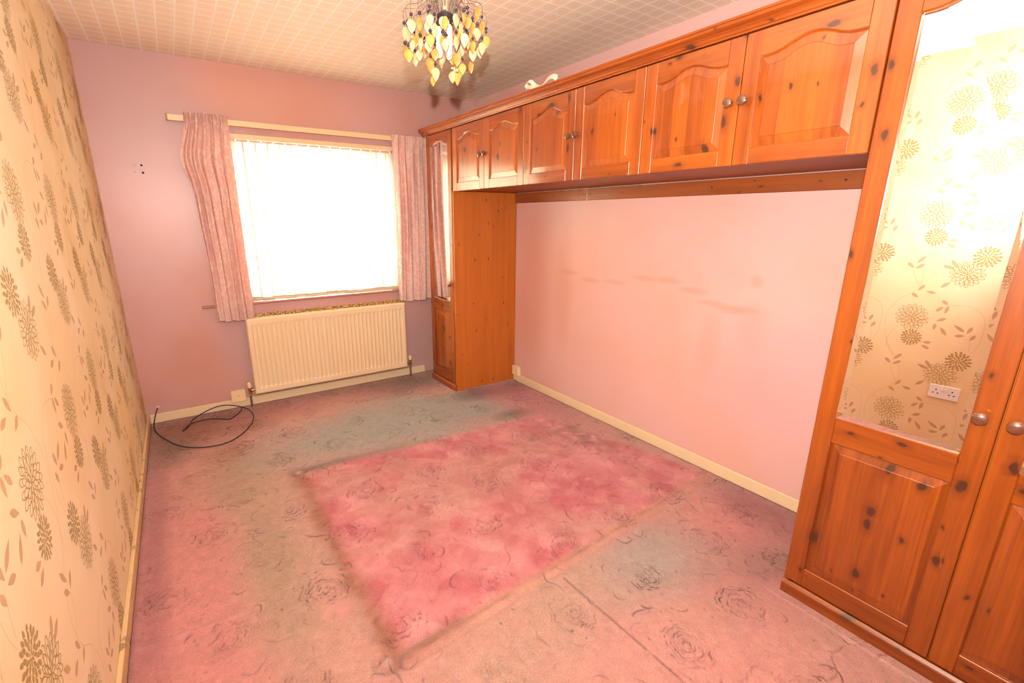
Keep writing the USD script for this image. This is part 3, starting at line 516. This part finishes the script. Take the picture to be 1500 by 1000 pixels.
# cornice in three lengths along the top
cor = thing('cornice', 'moulded pine cornice running along the top of all the cupboards', 'cornice', (FX, 0, DZ1 + 0.004))
prof = Polygon([(0.03, 0.0), (-0.004, 0.0), (-0.006, 0.006), (-0.010, 0.008), (-0.014, 0.016), (-0.022, 0.024), (-0.034, 0.029), (-0.038, 0.031), (-0.040, 0.040), (-0.044, 0.042), (-0.044, 0.050), (0.03, 0.050)])
for a, b in ((YB + 0.003, 2.058), (2.0595, 3.22), (3.2215, 3.70)):
    obj('moulding', frame_mesh(extrude(prof, b - a), (1, 0, 0), (0, 0, 1), (0, -1, 0), (0, b, 0)), 'pine_cornice', cor, smooth=15)
# battens along the wall below the bridge
bt = thing('wall_batten', 'dark pine batten screwed to the pink wall under the cupboards', 'batten', (W, 1.93, 1.56))
for a, b in ((0.64, 2.404), (2.406, 3.222)):
    bb = obj('plank', box(-0.020, -0.0005, a - 1.93, b - 1.93, -0.038, 0.036, 0.002), 'pine_batten', bt)
for y in (0.9, 1.5, 2.1, 2.375, 2.435, 2.75, 3.05):
    obj('screw', frame_mesh(trimesh.creation.cylinder(0.005, 0.002, sections=12), (0, 1, 0), (0, 0, 1), (-1, 0, 0), (-0.0205, y - 1.93, 0.0)), 'dark_metal', bt)
# torn strip of paper lying on the cornice
ps = thing('paper_strip', 'crumpled cream paper strip lying on top of the pine cornice', 'paper', (FX, 2.19, DZ1 + 0.0545))
def ribbon(pts, wdir, w, n=40):
    c = spline(pts, n); wd = np.asarray(wdir, float)
    P = np.stack([c - wd * w / 2, c, c + wd * w / 2], 1); P[:, 1] += np.array([0, 0, 0.002]); return sheet(P, np.array([0, 0, 0.0012]))
obj('strip', ribbon([(-0.02, -0.13, 0.012), (-0.022, -0.09, 0.030), (-0.02, -0.04, 0.016), (-0.02, 0.0, 0.006), (-0.016, 0.06, 0.026), (-0.02, 0.115, 0.052), (-0.02, 0.13, 0.044), (-0.02, 0.08, 0.016), (-0.02, 0.04, 0.004)], (0.7, 0, 0.7), 0.024, 60), 'paper_scrap', ps, smooth=40)
obj('strip', ribbon([(-0.02, 0.14, 0.003), (-0.024, 0.10, 0.022), (-0.02, 0.05, 0.014), (-0.02, 0.0, 0.004)], (0.6, 0, 0.8), 0.022), 'paper_scrap', ps, smooth=40)
obj('strip', ribbon([(-0.02, -0.13, 0.020), (-0.02, -0.08, 0.034), (-0.02, -0.02, 0.010)], (0.5, 0, 0.85), 0.028), 'paper_scrap', ps, smooth=40)

# ------------------------------------------------------------------ chandelier
LX, LY = 1.385, 1.9
LZ, LH = 0.045, -0.005
ch = thing('chandelier', 'amber and pearl shell-drop chandelier hanging from the papered ceiling', 'chandelier', (LX, LY, H))
obj('ceiling_rose', lathe([(0, 0), (0.05, 0), (0.05, -0.006), (0.035, -0.02), (0.012, -0.028), (0, -0.028)]), 'dark_metal', ch, smooth=40)
obj('stem', trimesh.creation.cylinder(0.009, 0.185, sections=14, transform=trimesh.transformations.translation_matrix([0, 0, -0.115])), 'cream_rail', ch, smooth=40)
obj('hub', lathe([(0, -0.195), (0.020, -0.195), (0.034, -0.205), (0.034, -0.222), (0.022, -0.232), (0, -0.234)]).apply_translation([0, 0, LH]), 'dark_metal', ch, smooth=40)
for k in range(3):
    an = k * 2.094 + 0.55; x, y = 0.026 * math.cos(an), 0.026 * math.sin(an)
    lh = lathe([(0, -0.226), (0.011, -0.226), (0.011, -0.246), (0, -0.246)], 14); lh.apply_translation([x, y, LH]); h = obj('lamp_holder', lh, 'dark_metal', ch, smooth=40)
    b = lathe([(0, -0.246), (0.010, -0.246), (0.014, -0.256), (0.0145, -0.335), (0.011, -0.350), (0.004, -0.357), (0, -0.358)], 16); b.apply_translation([x, y, LH]); obj('bulb', b, 'bulb_white', h, smooth=40, label='white stick bulb')
dt = np.linspace(0, 1, 13); wdt = 0.0185 * np.sin(np.pi * dt ** 0.72) ** 0.9
def drop_mesh(hgt, wid, rz):
    w = wdt * wid / 0.0185; z = -hgt * dt; v = [(0, 0, 0)]
    cross = [(w[i] * c, 0.0035 * s * (w[i] / w.max()) ** 0.5, z[i]) for i in range(1, 12) for c, s in ((1, 0), (0.5, 0.9), (-0.5, 0.9), (-1, 0), (-0.5, -0.9), (0.5, -0.9))]
    v += cross + [(0, 0, -hgt)]; f = []; n = 6
    for j in range(n): f.append((0, 1 + j, 1 + (j + 1) % n)); f.append((len(v) - 1, 1 + 10 * n + (j + 1) % n, 1 + 10 * n + j))
    for i in range(10):
        for j in range(n):
            a, b, c, d = 1 + i * n + j, 1 + i * n + (j + 1) % n, 1 + (i + 1) * n + (j + 1) % n, 1 + (i + 1) * n + j; f += [(a, b, c), (a, c, d)]
    m = trimesh.Trimesh(np.array(v), np.array(f), process=False); m.fix_normals(); m.apply_transform(trimesh.transformations.rotation_matrix(rz, [0, 0, 1])); return m
R = random.Random(11)
for ring, (r, cnt, peak, endz, nd, ln) in enumerate(((0.166, 15, -0.215, -0.272, 2, 0.0), (0.118, 13, -0.205, -0.262, 2, 0.02), (0.068, 9, -0.215, -0.265, 3, 0.0))):
    for k in range(cnt):
        an = 2 * math.pi * (k + 0.5 * ring + R.uniform(-0.15, 0.15)) / cnt; rr = r * R.uniform(0.92, 1.05); c, s = math.cos(an), math.sin(an); ez = endz + R.uniform(-0.02, 0.02)
        pts = [(0.024 * c, 0.024 * s, -0.258), (0.02 * c + 0.20 * rr * c, 0.02 * s + 0.20 * rr * s, -0.222), (0.02 * c + 0.36 * rr * c, 0.02 * s + 0.36 * rr * s, (peak - 0.222) / 2 + 0.03), (0.62 * rr * c, 0.62 * rr * s, peak + R.uniform(-0.012, 0.016)), (0.92 * rr * c, 0.92 * rr * s, (peak + ez) / 2 + 0.015), (rr * c, rr * s, ez)]; pts = [(q[0], q[1], q[2] + LZ) for q in pts]; ez += LZ
        arm = obj('arm', tube(spline(pts, 22), 0.0012, 5), 'arm_wire', ch, smooth=True)
        x, y, z = rr * c, rr * s, ez; zl = z
        chain = []
        for q in range(nd if R.random() < 0.8 else nd - 1):
            bd = trimesh.creation.icosphere(1, R.uniform(0.0055, 0.0075)); bd.apply_translation([x, y, z - 0.006]); chain.append(('bead', bd, 'bead_smoke' if R.random() < 0.8 else 'shell_pearl'))
            z -= 0.014 + R.uniform(0, 0.006) + (ln * R.random() if q == 0 else 0)
            if q < nd - 1 and R.random() < 0.35:
                bd = trimesh.creation.icosphere(1, 0.0055); bd.apply_translation([x, y, z - 0.004]); chain.append(('bead', bd, 'bead_smoke')); z -= 0.016; 
            hg = R.uniform(0.042, 0.054); dm = drop_mesh(hg, R.uniform(0.0130, 0.0185), R.uniform(-0.9, 0.9) - 0.5); dm.apply_translation([x, y, z])
            mt = R.choice(['shell_amber', 'shell_amber', 'shell_yellow', 'shell_pearl', 'shell_pearl', 'shell_pearl']); chain.append(('shell_drop', dm, mt)); z -= hg + 0.004
        th = tube(np.array([[x, y, zl + 0.001], [x, y, (zl + z) / 2], [x, y, z + 0.03]]), 0.0007, 4)
        obj('thread', th, 'dark_metal', arm)
        for nm, me, mt in chain: obj(nm, me, mt, arm, smooth=50)

# ------------------------------------------------------------------ carpet: carved pile on a fine grid
GS = 0.0042
xs = np.arange(0.0165, W - 0.0160, GS)
ys = np.r_[np.linspace(YB + 0.002, 0.25, 30), np.arange(0.255, D - 0.0165, GS)]
X, Yy = np.meshgrid(xs, ys, indexing='ij'); XY = np.c_[X.ravel(), Yy.ravel()]
rg = np.random.default_rng(7)
lines = []
def arc(cx, cy, r, a0, a1, wob=0.0, n=None):
    n = n or max(5, int(abs(a1 - a0) * r / 0.003)); t = np.linspace(a0, a1, n); rr = r * (1 + wob * np.sin(3 * t + rg.uniform(0, 6)))
    lines.append(np.c_[cx + rr * np.cos(t), cy + rr * np.sin(t)])
heads = []
for i in range(-1, 10):
    for j in range(-2, 14):
        cx, cy = 0.10 + i * 0.37 + (0.185 if j % 2 else 0) + rg.uniform(-0.03, 0.03), 0.05 + j * 0.31 + rg.uniform(-0.03, 0.03); ro = rg.uniform(0, 6.28); heads.append((cx, cy))
        nw = rg.integers(5, 8)
        for r in np.arange(0.014, 0.098, 0.0125):                               # tight wavy rings of a carved flower head, broken into dashes
            a = ro + rg.uniform(0, 3)
            end = a + 6.28
            while a < end:
                l = rg.uniform(0.02, 0.075) / r; t = np.linspace(a, min(a + l, end), max(5, int(l * r / 0.003)))
                if rg.random() < 0.88 - 4.0 * max(0, r - 0.04):
                    rr = r * (1 + 0.07 * np.sin(nw * t + ro + 20 * r) + 0.035 * np.sin((2 * nw + 3) * t)); lines.append(np.c_[cx + rr * np.cos(t), cy + rr * np.sin(t)])
                a += l + 0.010 / r
        for k in range(5):                                                      # scalloped leaves round it
            a = ro + 0.9 * k + rg.uniform(-0.3, 0.3); d = rg.uniform(0.115, 0.16)
            arc(cx + d * math.cos(a), cy + d * math.sin(a), rg.uniform(0.02, 0.045), a - rg.uniform(0.6, 1.5), a + rg.uniform(0.5, 1.4), 0.07)
        a = ro + 0.6; q = [np.array([cx, cy]) + 0.10 * np.array([math.cos(a), math.sin(a)])]
        for st in range(26): a += 0.13 * math.sin(0.3 * st + ro); q.append(q[-1] + 0.007 * np.array([math.cos(a), math.sin(a)]))
        lines.append(spline(np.array(q), 70)[: int(rg.uniform(25, 70))])
for q in range(9500):                                                           # loose short nicks in the pile, thickest round the heads
    hx, hy = heads[rg.integers(len(heads))]; a, r = rg.uniform(0, 6.28), abs(rg.normal(0, 0.085)) + 0.01; b = a + 1.57 + rg.normal(0, 0.5); l = rg.uniform(0.005, 0.016)
    t = np.linspace(-0.5, 0.5, 5) * l; lines.append(np.c_[hx + r * math.cos(a) + t * math.cos(b), hy + r * math.sin(a) + t * math.sin(b) + 8 * t * t])
pts = np.vstack(lines); pw = np.concatenate([np.full(len(l), rg.uniform(0.1, 1.0) ** 1.3) * np.sin(np.pi * np.linspace(0.06, 0.94, len(l))) ** 0.5 for l in lines])
dist, idx = cKDTree(pts).query(XY, distance_upper_bound=0.02); dist[~np.isfinite(dist)] = 1.0; pw = np.r_[pw, 0][idx]
n3 = lambda s, o, sd: meshkit.fbm(np.c_[(XY @ np.array([[0.83, 0.56], [-0.56, 0.83]]) + np.array([17.3, 9.1])) * s, np.full(len(XY), 3.37)], o, sd)
keep = np.clip((n3(6, 2, 31) - 0.30) / 0.14, 0.30, 1)                                   # wear rubs the carving out in places
groove = np.exp(-(dist / 0.0030) ** 2) * pw * keep
# petal-shaped patches of pile brushed different ways
cells = rg.uniform((-0.1, -0.4), (2.9, 4.0), (3200, 2)); cell_tone = rg.uniform(0, 1, 3200)
wq = XY + 0.045 * (np.c_[meshkit.fbm(np.c_[XY * 9, np.zeros(len(XY))], 2, 71), meshkit.fbm(np.c_[XY * 9, np.zeros(len(XY))], 2, 72)] - 0.5)
cd, ci = cKDTree(cells).query(wq, k=2); cedge = np.clip((cd[:, 1] - cd[:, 0]) / 0.012, 0, 1)
tone = cell_tone[ci[:, 0]] * (0.5 + 0.5 * cedge) + cell_tone[ci[:, 1]] * (0.5 - 0.5 * cedge)
def seg(a, b, Q=None):
    Q = XY if Q is None else Q; a, b = np.array(a), np.array(b); d = b - a; t = np.clip(((Q - a) @ d) / (d @ d), 0, 1); return np.linalg.norm(Q - a - t[:, None] * d, axis=1)
wx = XY + 0.05 * (np.c_[n3(6, 3, 1), n3(6, 3, 2)] - 0.5)
quad = [(0.735, 2.60), (2.42, 2.47), (2.70, 1.28), (0.755, 1.19)]
def inside(pq, q):                                                                      # signed distance to a convex quad, + inside
    s = np.full(len(pq), 9.0); q = np.array(q)
    for k in range(4):
        a, b = q[k], q[(k + 1) % 4]; d = (b - a) / np.linalg.norm(b - a); s = np.minimum(s, (pq - a) @ np.array([d[1], -d[0]]))
    return s
sd = inside(wx, quad); clean = np.clip(sd / 0.05 + 0.5, 0, 1)
soft = lambda d, w: np.exp(-(d / w) ** 2)
ridge_n, ridge_l = seg((2.66, 1.29), (0.78, 1.17)), seg((0.0, 1.690), (0.42, 1.672))
tilt = n3(3.2, 2, 40)
Z = 0.004 * (n3(2.2, 3, 5) - 0.5) + 0.0032 * (n3(80, 2, 6) - 0.5) + 0.004 * clean * n3(12, 2, 8) + 0.003 * (0.4 + 0.6 * clean) * (tone - 0.5) - 0.0075 * groove
Z += 0.009 * soft(ridge_n, 0.010) - 0.005 * soft(np.abs(ridge_n - 0.03), 0.012) + 0.008 * soft(ridge_l, 0.010) - 0.004 * soft(seg((1.468, 1.15), (1.49, 0.45)), 0.006)
Z -= 0.004 * soft(np.abs(seg((0.735, 2.60), (0.755, 1.19))), 0.03) + 0.003 * soft(seg((0.735, 2.60), (2.0, 2.5)), 0.025)
for c in ((0.728, 1.193), (0.746, 2.605)):
    d = np.linalg.norm(XY - np.array(c), axis=1); Z += 0.004 * soft(d, 0.014) - 0.010 * soft(np.abs(d - 0.035), 0.012)
fade = np.clip(np.minimum(np.minimum(XY[:, 0] - 0.016, W - 0.016 - XY[:, 0]), D - 0.016 - XY[:, 1]) / 0.02, 0, 1); Z = Z * (0.3 + 0.7 * fade) - 0.005
near = (XY[:, 0] > FX - 0.05) & ((XY[:, 1] < 0.68) | ((XY[:, 1] > 3.17) & (XY[:, 1] < 3.70))); Z[near] = np.maximum(Z[near], -0.001); Z = np.minimum(Z, 0.0)
# colour: pink pile, wear and dirt where the photo shows them
def lerp(c, t, k): return c * (1 - k[:, None]) + np.array(t) * k[:, None]
ROSE, BLUSH, TAN, GREY, BROWN, MAUV, SAL = (0.57, 0.15, 0.17), (0.82, 0.37, 0.365), (0.52, 0.34, 0.245), (0.40, 0.365, 0.335), (0.34, 0.12, 0.065), (0.36, 0.13, 0.145), (0.60, 0.32, 0.27)
mott = np.clip(0.75 * np.clip((n3(6, 3, 11) - 0.36) / 0.26, 0, 1) + 0.6 * (tone - 0.45), 0, 1); mott2 = np.clip((n3(16, 2, 12) - 0.38) / 0.22, 0, 1)
pinkc = lerp(lerp(np.tile(np.array(ROSE), (len(XY), 1)), BLUSH, 0.9 * mott), (0.66, 0.22, 0.245), 0.3 * mott2)
worn = lerp(lerp(np.tile(np.array(SAL), (len(XY), 1)), TAN, 0.5 * np.clip((n3(3, 3, 14) - 0.4) / 0.2, 0, 1)), (0.66, 0.29, 0.27), 0.5 * mott)
col = worn
def blob(c, r, tone, amt, warp=0.35, sdx=20):
    global col
    d = np.linalg.norm((XY - np.array(c)) / np.array(r), axis=1) + warp * (n3(5, 3, sdx) - 0.5) * 2
    col = lerp(col, tone, amt * np.clip(1.25 - d, 0, 1) ** 0.8)
PK = (0.68, 0.26, 0.25)
blob((0.20, 2.3), (0.32, 1.3), PK, 0.8, sdx=21); blob((0.1, 1.2), (0.5, 0.8), PK, 0.7, sdx=22); blob((0.5, 1.95), (0.16, 0.9), TAN, 0.75, sdx=23); blob((0.55, 2.75), (0.35, 0.4), TAN, 0.6, sdx=24); blob((0.45, 2.75), (0.16, 0.35), (0.36, 0.25, 0.17), 0.4, sdx=39)
blob((0.50, 1.9), (0.10, 0.45), (0.36, 0.25, 0.17), 0.45, sdx=25)
for c, r, a in (((1.05, 2.93), (0.50, 0.34), 0.9), ((1.55, 3.0), (0.55, 0.42), 1.0), ((1.95, 2.85), (0.45, 0.34), 1.0), ((1.6, 2.95), (0.6, 0.3), 0.8)): blob(c, r, GREY, a, sdx=26)
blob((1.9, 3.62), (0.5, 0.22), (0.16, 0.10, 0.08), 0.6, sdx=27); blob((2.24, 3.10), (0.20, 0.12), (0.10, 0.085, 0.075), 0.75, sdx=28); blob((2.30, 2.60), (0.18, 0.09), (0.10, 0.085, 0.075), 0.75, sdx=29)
blob((0.30, 3.6), (0.5, 0.30), BROWN, 0.9, sdx=30); blob((0.42, 3.10), (0.16, 0.18), BROWN, 0.5, sdx=31); blob((0.13, 3.31), (0.14, 0.25), (0.20, 0.12, 0.07), 0.75, sdx=32); blob((1.1, 3.62), (0.6, 0.18), (0.58, 0.22, 0.20), 0.6, sdx=33)
blob((2.55, 2.75), (0.25, 0.5), (0.58, 0.22, 0.23), 0.9, sdx=34); blob((2.5, 3.05), (0.3, 0.15), MAUV, 0.7, sdx=35)
blob((1.83, 1.02), (0.32, 0.20), GREY, 0.75, sdx=36); blob((1.2, 1.0), (0.6, 0.2), TAN, 0.4, sdx=37); blob((2.42, 0.98), (0.28, 0.22), PK, 0.8, sdx=38); blob((2.62, 0.93), (0.16, 0.3), MAUV, 0.7, sdx=41); blob((2.2, 0.7), (0.35, 0.22), MAUV, 0.55, sdx=42); blob((1.5, 0.55), (0.6, 0.3), (0.72, 0.31, 0.28), 0.7, sdx=43)
blob((0.07, 2.2), (0.06, 1.0), MAUV, 0.6, sdx=44)
patch = lerp(pinkc, TAN, 0.35 * np.clip((n3(2.5, 2, 51) - 0.5) / 0.15, 0, 1)); patch = lerp(patch, (0.30, 0.14, 0.13), 0.7 * soft(np.linalg.norm((XY - np.array((2.45, 2.05))) / np.array((0.25, 0.3)), axis=1), 0.9) * mott2)
col = lerp(col, (0, 0, 0), 0 * clean) * (1 - clean[:, None]) + patch * clean[:, None]
edge1 = seg((0.735, 2.60), (0.755, 1.19), wx); edge2 = seg((0.74, 2.62), (1.5, 2.57), wx); col = lerp(col, (0.34, 0.14, 0.075), 0.8 * soft(edge1, 0.042) * (0.6 + 0.4 * mott2)); col = lerp(col, (0.14, 0.10, 0.09), 0.6 * soft(edge2, 0.04) * np.clip((1.7 - XY[:, 0]) / 0.7, 0, 1))
col = lerp(col, (0.64, 0.30, 0.22), 0.75 * soft(ridge_n, 0.035)); col = lerp(col, (0.30, 0.15, 0.10), 0.5 * soft(np.abs(ridge_n - 0.0), 0.008) * mott2)
col = lerp(col, (0.22, 0.10, 0.07), 0.5 * soft(seg((0.74, 1.18), (1.0, 1.20)), 0.035)); col = lerp(col, (0.85, 0.50, 0.45), 0.6 * soft(np.minimum(np.linalg.norm(XY - np.array((0.728, 1.193)), axis=1), np.linalg.norm(XY - np.array((0.746, 2.605)), axis=1)), 0.018))
dirt = np.clip(1 - 0.35 * clean, 0, 1); grime = 0.30 + 0.9 * np.clip((n3(5, 3, 91) - 0.38) / 0.22, 0, 1)
col = lerp(col, (0.05, 0.03, 0.025), np.clip(1.05 * groove * (1 - clean) * grime, 0, 0.9)); col = lerp(col, (0.20, 0.04, 0.05), np.clip(0.95 * groove * clean, 0, 0.9))
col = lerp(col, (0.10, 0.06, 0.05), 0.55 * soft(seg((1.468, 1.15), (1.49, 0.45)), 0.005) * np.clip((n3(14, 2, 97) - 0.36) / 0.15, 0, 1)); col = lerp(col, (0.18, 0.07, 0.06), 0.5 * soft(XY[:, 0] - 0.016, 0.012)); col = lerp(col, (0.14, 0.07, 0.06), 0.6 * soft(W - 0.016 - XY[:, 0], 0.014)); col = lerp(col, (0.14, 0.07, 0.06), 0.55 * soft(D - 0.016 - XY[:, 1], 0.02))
col = col * 0.68 * (0.86 + 0.28 * n3(32, 2, 98))[:, None]; fibre = 0.88 + 0.24 * n3(60, 2, 60); col = col * fibre[:, None]
top = np.c_[XY, Z]; f = grid_faces(len(xs), len(ys))
under = (XY[:, 0] > FX - 0.004) & ((XY[:, 1] < 0.630) | ((XY[:, 1] > 3.232) & (XY[:, 1] < 3.648))); f = f[~under[f].all(1)]      # the pile is cut round the fitted furniture
nu, nv = len(xs), len(ys)
ring = np.array([i * nv for i in range(nu)] + [(nu - 1) * nv + j for j in range(1, nv)] + [i * nv + nv - 1 for i in range(nu - 2, -1, -1)] + [j for j in range(nv - 2, 0, -1)])
low = top[ring].copy(); low[:, 2] = -0.0299; k = len(top) + np.arange(len(ring)); k1 = np.roll(k, -1); r1 = np.roll(ring, -1)
CV = np.vstack([top, low]); CF = np.vstack([f, np.stack([ring, k, k1], 1), np.stack([ring, k1, r1], 1)])
obj('carpet', trimesh.Trimesh(CV, CF, process=False), 'carpet_pile', smooth=True, tint=np.vstack([col, col[ring]]), label='stained pink carved-pile carpet with a cleaner rectangle where a bed stood', cat='carpet')
